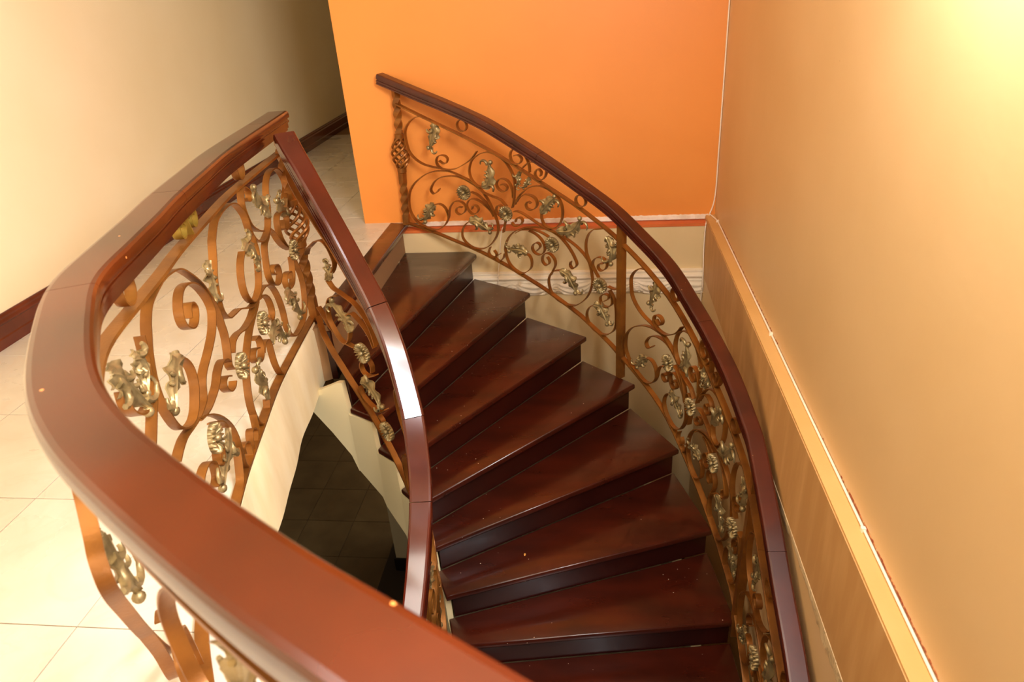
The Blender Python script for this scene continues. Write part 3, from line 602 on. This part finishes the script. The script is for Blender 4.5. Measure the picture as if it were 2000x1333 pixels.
def ring_pts(pan, u, v, r):
    c = pan.P(u, v); out = []
    for a in np.linspace(0, 2 * math.pi, 28):
        uu = u + r * math.cos(a); z = c[2] + r * math.sin(a); b = np.interp(uu, *pan.zb); t = np.interp(uu, *pan.zt); out.append((uu, (z - b) / (t - b)))
    return out
def half(prof): return prof + [(-a, b) for a, b in prof[::-1]]
PROF_G = half([(.036, 0), (.044, -.002), (.0485, -.008), (.050, -.016), (.050, -.028), (.046, -.031), (.041, -.031), (.041, -.040), (.045, -.041), (.045, -.049), (.038, -.052), (.038, -.073), (.032, -.074), (.032, -.085)])
PROF_I = half([(.026, 0), (.032, -.002), (.035, -.007), (.035, -.026), (.033, -.029), (.026, -.030), (.026, -.037), (.031, -.038), (.031, -.046), (.025, -.047), (.025, -.053), (.029, -.054), (.029, -.062), (.020, -.066)])
def handrail(plan, zfun, us, prof, parent, m, off=None, zmode='centre', hh=.064, gapu=.0008):
    """rail sections between successive arc lengths in us"""
    for a, b in zip(us[:-1], us[1:]):
        n = max(6, int((b - a) / .02)); uu = np.linspace(a + gapu, b - gapu, n)
        P = []
        for u in uu:
            q = plan.at(u); nn = plan.nor(u); d = off(u) if off else 0
            P.append((q[0] + nn[0] * d, q[1] + nn[1] * d, zfun(u)))
        P = np.array(P); T = np.gradient(P, axis=0); R = []
        for u, p, t in zip(uu, P, T):
            t = unit(t); nn = np.array([*plan.nor(u), 0.0]); up = unit(np.array([0, 0, 1.0]) - t * t[2])
            top = p + up * (hh / 2 if zmode == 'centre' else 0)
            R.append([top + nn * x + up * y for x, y in prof])
        mm = M(); mm.loft(R); mm.build('handrail', m, parent, smooth=12)
def newel(base, top, k0, k1, parent, wid=.038, zones=((.12, .30), (.66, .92))):
    """square bar with twisted stretches and a cage of four bulging bars between k0 and k1 (fractions of its height)"""
    A = np.array(base, float); Bv = np.array(top, float); ax = unit(Bv - A); e1 = unit(np.cross(ax, (0, 1, 0))); e2 = np.cross(ax, e1)
    Ln = np.linalg.norm(Bv - A)
    root = None
    def seg(f0, f1, name, par):
        m = M(); R = []; n = max(4, int((f1 - f0) * Ln / .006)); ang = 0
        for i in range(n + 1):
            f = f0 + (f1 - f0) * i / n; p = A + (Bv - A) * f; inz = any(a < f < b for a, b in zones)
            if inz: ang += 2 * math.pi * .006 / .24
            R.append([p + wid * .70 * (e1 * math.cos(ang + math.pi / 4 + j * math.pi / 2) + e2 * math.sin(ang + math.pi / 4 + j * math.pi / 2)) for j in range(4)])
        m.loft(R); return m.build(name, m_iron, par, smooth=35)
    root = seg(0, k0, 'newel_post', parent); seg(k1, 1, 'upper_shaft', root)
    for j in range(6):
        pts = []
        for i in range(21):
            f = i / 20; p = A + (Bv - A) * (k0 + (k1 - k0) * f); r = .013 + .042 * math.sin(math.pi * f) ** .85; a = j * math.pi / 3 + f * math.pi * 1.5
            pts.append(p + r * (e1 * math.cos(a) + e2 * math.sin(a)))
        m = M(); m.tube(pts, .0078, 6); m.build('cage_bar', m_iron, root, smooth=50)
    for f in (k0, k1):
        m = M(); p = A + (Bv - A) * f
        m.loft([[p + ax * h + r * (e1 * math.cos(t) + e2 * math.sin(t)) for t in np.linspace(0, 2 * math.pi, 12, endpoint=False)] for h, r in ((-.018, .024), (-.013, .030), (.013, .030), (.018, .024))])
        m.build('collar', m_iron, root, smooth=40)
    return root
def post(pan, u, z0, z1, parent, wid=.038, lean=0.0):
    q = pan.c.at(u); t = pan.c.tan(u); nn = pan.c.nor(u); R = []
    for z, l in ((z0, 0), (z1, lean)):
        c = q + nn * l
        R.append([(*(c + (t * a + nn * b) * wid / 2), z) for a, b in ((1, 1), (-1, 1), (-1, -1), (1, -1))])
    m = M(); m.loft(R); return m.build('post', m_iron, parent)
def panel_copy(pan, u0, u1, parent, src0=.03, src1=1.585):
    mp = lambda l: [(u0 + (u - src0) / (src1 - src0) * (u1 - u0), v) for u, v in l]
    for l in WALL_SCROLLS: strip(pan, mp(l), parent, n=4)
    for i, l in enumerate(WALL_LEAVES): leaf(pan, mp(l), parent, flip=LEAF_FLIP[i], size=.75 if i in (5, 6) else 1.0)
    for u, v in mp(WALL_ROSETTES): rosette(pan, u, v, parent)
    for u, v in mp(WALL_RINGS): strip(pan, ring_pts(pan, u, v, .034), parent, name='ring', n=1)
LEAF_FLIP = [-1, 1, -1, -1, 1, -1, 1, 1, 1, -1, 1, -1]

wallrail = thing('wall_side_railing', 'bronze scrollwork stair railing in front of the orange wall with its dark red wooden handrail', 'railing', (-1.272, 4.43, 0))
handrail(OUTER, lambda u: smooth_z(u, orl), [-.055, 1.05, 2.35, 3.4, 4.3], PROF_I, wallrail, m_rail3, off=lambda u: float(np.interp(u, [0, 2.2, 2.6, 3.1, 5], [0, 0, .012, .012, .012])))
bar(P_OUT, .05, 4.3, 1, wallrail, .030, .009, 'top_bar'); bar(P_OUT, 0, 4.3, 0, wallrail, .030, .009, 'bottom_bar')
newel((-1.272, 4.43, 0.004), (-1.224, 4.425, .855), .43, .68, wallrail, zones=((.08, .34), (.72, .97)))
for u in (1.605, 3.02): post(P_OUT, u, float(np.interp(u, *ob)) - .145, float(np.interp(u, *orl)) - .03, wallrail, lean=float(np.interp(u, [0, 2.2, 3.1], [0, 0, .02])))
panel_copy(P_OUT, .03, 1.585, wallrail); panel_copy(P_OUT, 1.63, 3.0, wallrail); panel_copy(P_OUT, 3.05, 4.28, wallrail)

gallery = thing('gallery_railing', 'bronze scrollwork railing along the curved floor edge with the broad red handrail nearest the viewer', 'railing', (-1.385, 3.0, 0))
GR = Plan([(-1.418, 3.13), (-1.40, 3.0)] + [tuple(p) for p in [(-1.352, 2.62), (-1.312, 2.34), (-1.257, 2.08), (-1.195, 1.80), (-1.14, 1.60), (-1.095, 1.42), (-1.034, 1.2), (-.93, 1.017),
            (-.79, .82), (-.662, .692), (-.505, .577), (-.328, .462), (-.2, .389), (0, .275), (.3, .1), (.66, -.1)]])
handrail(GR, lambda u: .97, [0, .30, 1.32, 2.02, 4.1], PROF_G, gallery, m_rail, zmode='top')
bar(P_GAL, 0, 4.03, 1, gallery, .034, .010, 'top_bar', n=90); bar(P_GAL, 0.02, 4.03, 0, gallery, .034, .010, 'bottom_bar', n=90)
newel((-1.385, 2.995, -.345), (-1.378, 2.998, .888), .60, .76, gallery, zones=((.38, .58), (.80, .97)))
m = M(); m.box(-1.40, -1.352, 2.972, 2.986, -.36, -.26); m.box(-1.392, -1.36, 2.965, 2.973, -.345, -.275); m.build('foot_bracket', m_iron, gallery)
for l in GALLERY_SCROLLS: strip(P_GAL, l, gallery, wd=.027)
GFL = [1, -1, 1, -1, 1, -1, 1, 1, -1, 1, -1]
for i, l in enumerate(GALLERY_LEAVES): leaf(P_GAL, l, gallery, flip=GFL[i])
for u, v in GALLERY_ROSETTES: rosette(P_GAL, u, v, gallery)
for u, v in GALLERY_RINGS: strip(P_GAL, ring_pts(P_GAL, u, v, .037), gallery, name='ring', n=1, wd=.027)
def spiral(pan, u, v, r, turns, start, sgn, parent, m):
    h = np.interp(u, *pan.zt) - np.interp(u, *pan.zb); pts = []
    for f in np.linspace(0, 1, 26):
        a = start + sgn * turns * 2 * math.pi * f; rr = r * (1 - .62 * f); pts.append((u + rr * math.cos(a), v + rr * math.sin(a) / h))
    strip(pan, pts, parent, wd=.027, m=m, n=1)
for uc in (1.13, 2.15):
    spiral(P_GAL, uc - .045, 1.055, .038, 1.35, .3, 1, gallery, m_olive); spiral(P_GAL, uc + .06, 1.055, .038, 1.35, 2.8, -1, gallery, m_olive)
    strip(P_GAL, [(uc - .01, 1.005), (uc + .005, 1.05), (uc + .02, 1.10)], gallery, wd=.027, m=m_olive)
panel_copy(P_GAL, 2.48, 4.0, gallery)
# the stretch below the viewer's left: S-shaped scrolls and a leaf
strip(P_GAL, [(2.12, 1.0), (2.19, .88), (2.27, .81), (2.33, .79), (2.35, .735), (2.28, .585), (2.193, .395), (2.077, .17), (1.985, .06), (1.93, .05), (1.92, .12), (1.965, .20), (2.02, .22)], gallery, wd=.027, lift=-.05)
strip(P_GAL, [(2.19, .39), (2.14, .25), (2.107, .11), (2.04, .04)], gallery, wd=.027, lift=-.05)
strip(P_GAL, [(2.129, .199), (2.107, .142), (2.15, .12), (2.20, .17), (2.21, .26), (2.15, .29), (2.08, .24), (2.05, .12), (2.04, .03)], gallery, wd=.027, lift=-.01)
leaf(P_GAL, [(2.26, .79), (2.23, .70), (2.19, .60), (2.14, .48)], gallery, flip=-1, lift=-.05)

innerrail = thing('inner_stair_railing', 'bronze scrollwork railing on the well side of the steps under the glossy narrow handrail', 'railing', (-1.36, 2.985, -.1))
handrail(INNER, lambda u: smooth_z(u, irl), [.165, .665, .95, 1.145, 1.86], [(a * 1.27, b * 1.12) for a, b in PROF_I], innerrail, m_rail2, hh=.070)
bar(P_INN, .02, 1.85, 1, innerrail, .028, .009, 'top_bar'); bar(P_INN, .03, 1.85, 0, innerrail, .028, .009, 'bottom_bar')
for l in INNER_SCROLLS: strip(P_INN, l, innerrail)
for i, l in enumerate(INNER_LEAVES): leaf(P_INN, l, innerrail, flip=(1, -1, 1)[i])
for u, v in INNER_ROSETTES: rosette(P_INN, u, v, innerrail)
panel_copy(P_INN, .68, 1.84, innerrail)

# ------------------------------------------------------------------ small things
m = M(); m.tube(crs([(.737, 4.478, 2.9), (.736, 4.478, 1.4), (.736, 4.478, .45), (.733, 4.476, .12), (.705, 4.470, .0), (.688, 4.43, -.02), (.674, 4.396, -.06), (.673, 4.398, -.2), (.674, 4.37, -.34), (.675, 4.37, -.46), (.676, 4.40, -.56), (.69, 4.403, -1.2)], 8), .0042, 7)
tag(m.build('cable', m_cable, smooth=60), 'white cable running down the corner between the orange and the ochre walls', 'cable')
pts = [(.705, 4.470, .004), (.722, 4.42, .001), (.735, 4.34, .001)] + [(.7365, y, .001 + .0006 * math.sin(y * 5)) for y in np.arange(4.2, -1.0, -.2)]
m = M(); m.tube(crs(pts, 5), .0042, 7)
cb = tag(m.build('cable', m_cable, smooth=60), 'white cable laid along the ledge at the foot of the ochre right wall', 'cable')
for y in (4.33, 2.80, 1.60):
    m = M(); m.box(.728, .7425, y - .006, y + .006, -.004, .009); m.build('cable_clip', m_cable, cb)
m = M(); m.tube(crs([(-.600, 4.478, -.008), (-.612, 4.440, -.020), (-.628, 4.402, -.040), (-.640, 4.404, -.10), (-.66, 4.405, -.25), (-.672, 4.372, -.345), (-.674, 4.366, -.40), (-.676, 4.372, -.50), (-.676, 4.404, -.54), (-.676, 4.405, -.9)], 6), .0028, 6)
tag(m.build('cable', m_cable, smooth=60), 'thin pale cable hanging down the lower back wall behind the railing rosettes', 'cable')
m = M(); c = np.array((-.367, 2.542, -1.069)); V = []; k = 14
for i in range(k):
    t = 2 * math.pi * i / k; V.append((c[0] + .0045 * math.cos(t) * (1.2 if math.cos(t) > 0 else 1), c[1] + .009 * math.sin(t), c[2] + .001 + .002 * abs(math.cos(t))))
m.add(V + [(x, y, z + .0012) for x, y, z in V], [tuple(range(k))[::-1], tuple(range(k, 2 * k))] + [(i, (i + 1) % k, k + (i + 1) % k, k + i) for i in range(k)])
tag(m.build('dried_petal', m_petal), 'small yellow dried petal lying on a dark stair tread', 'petal')
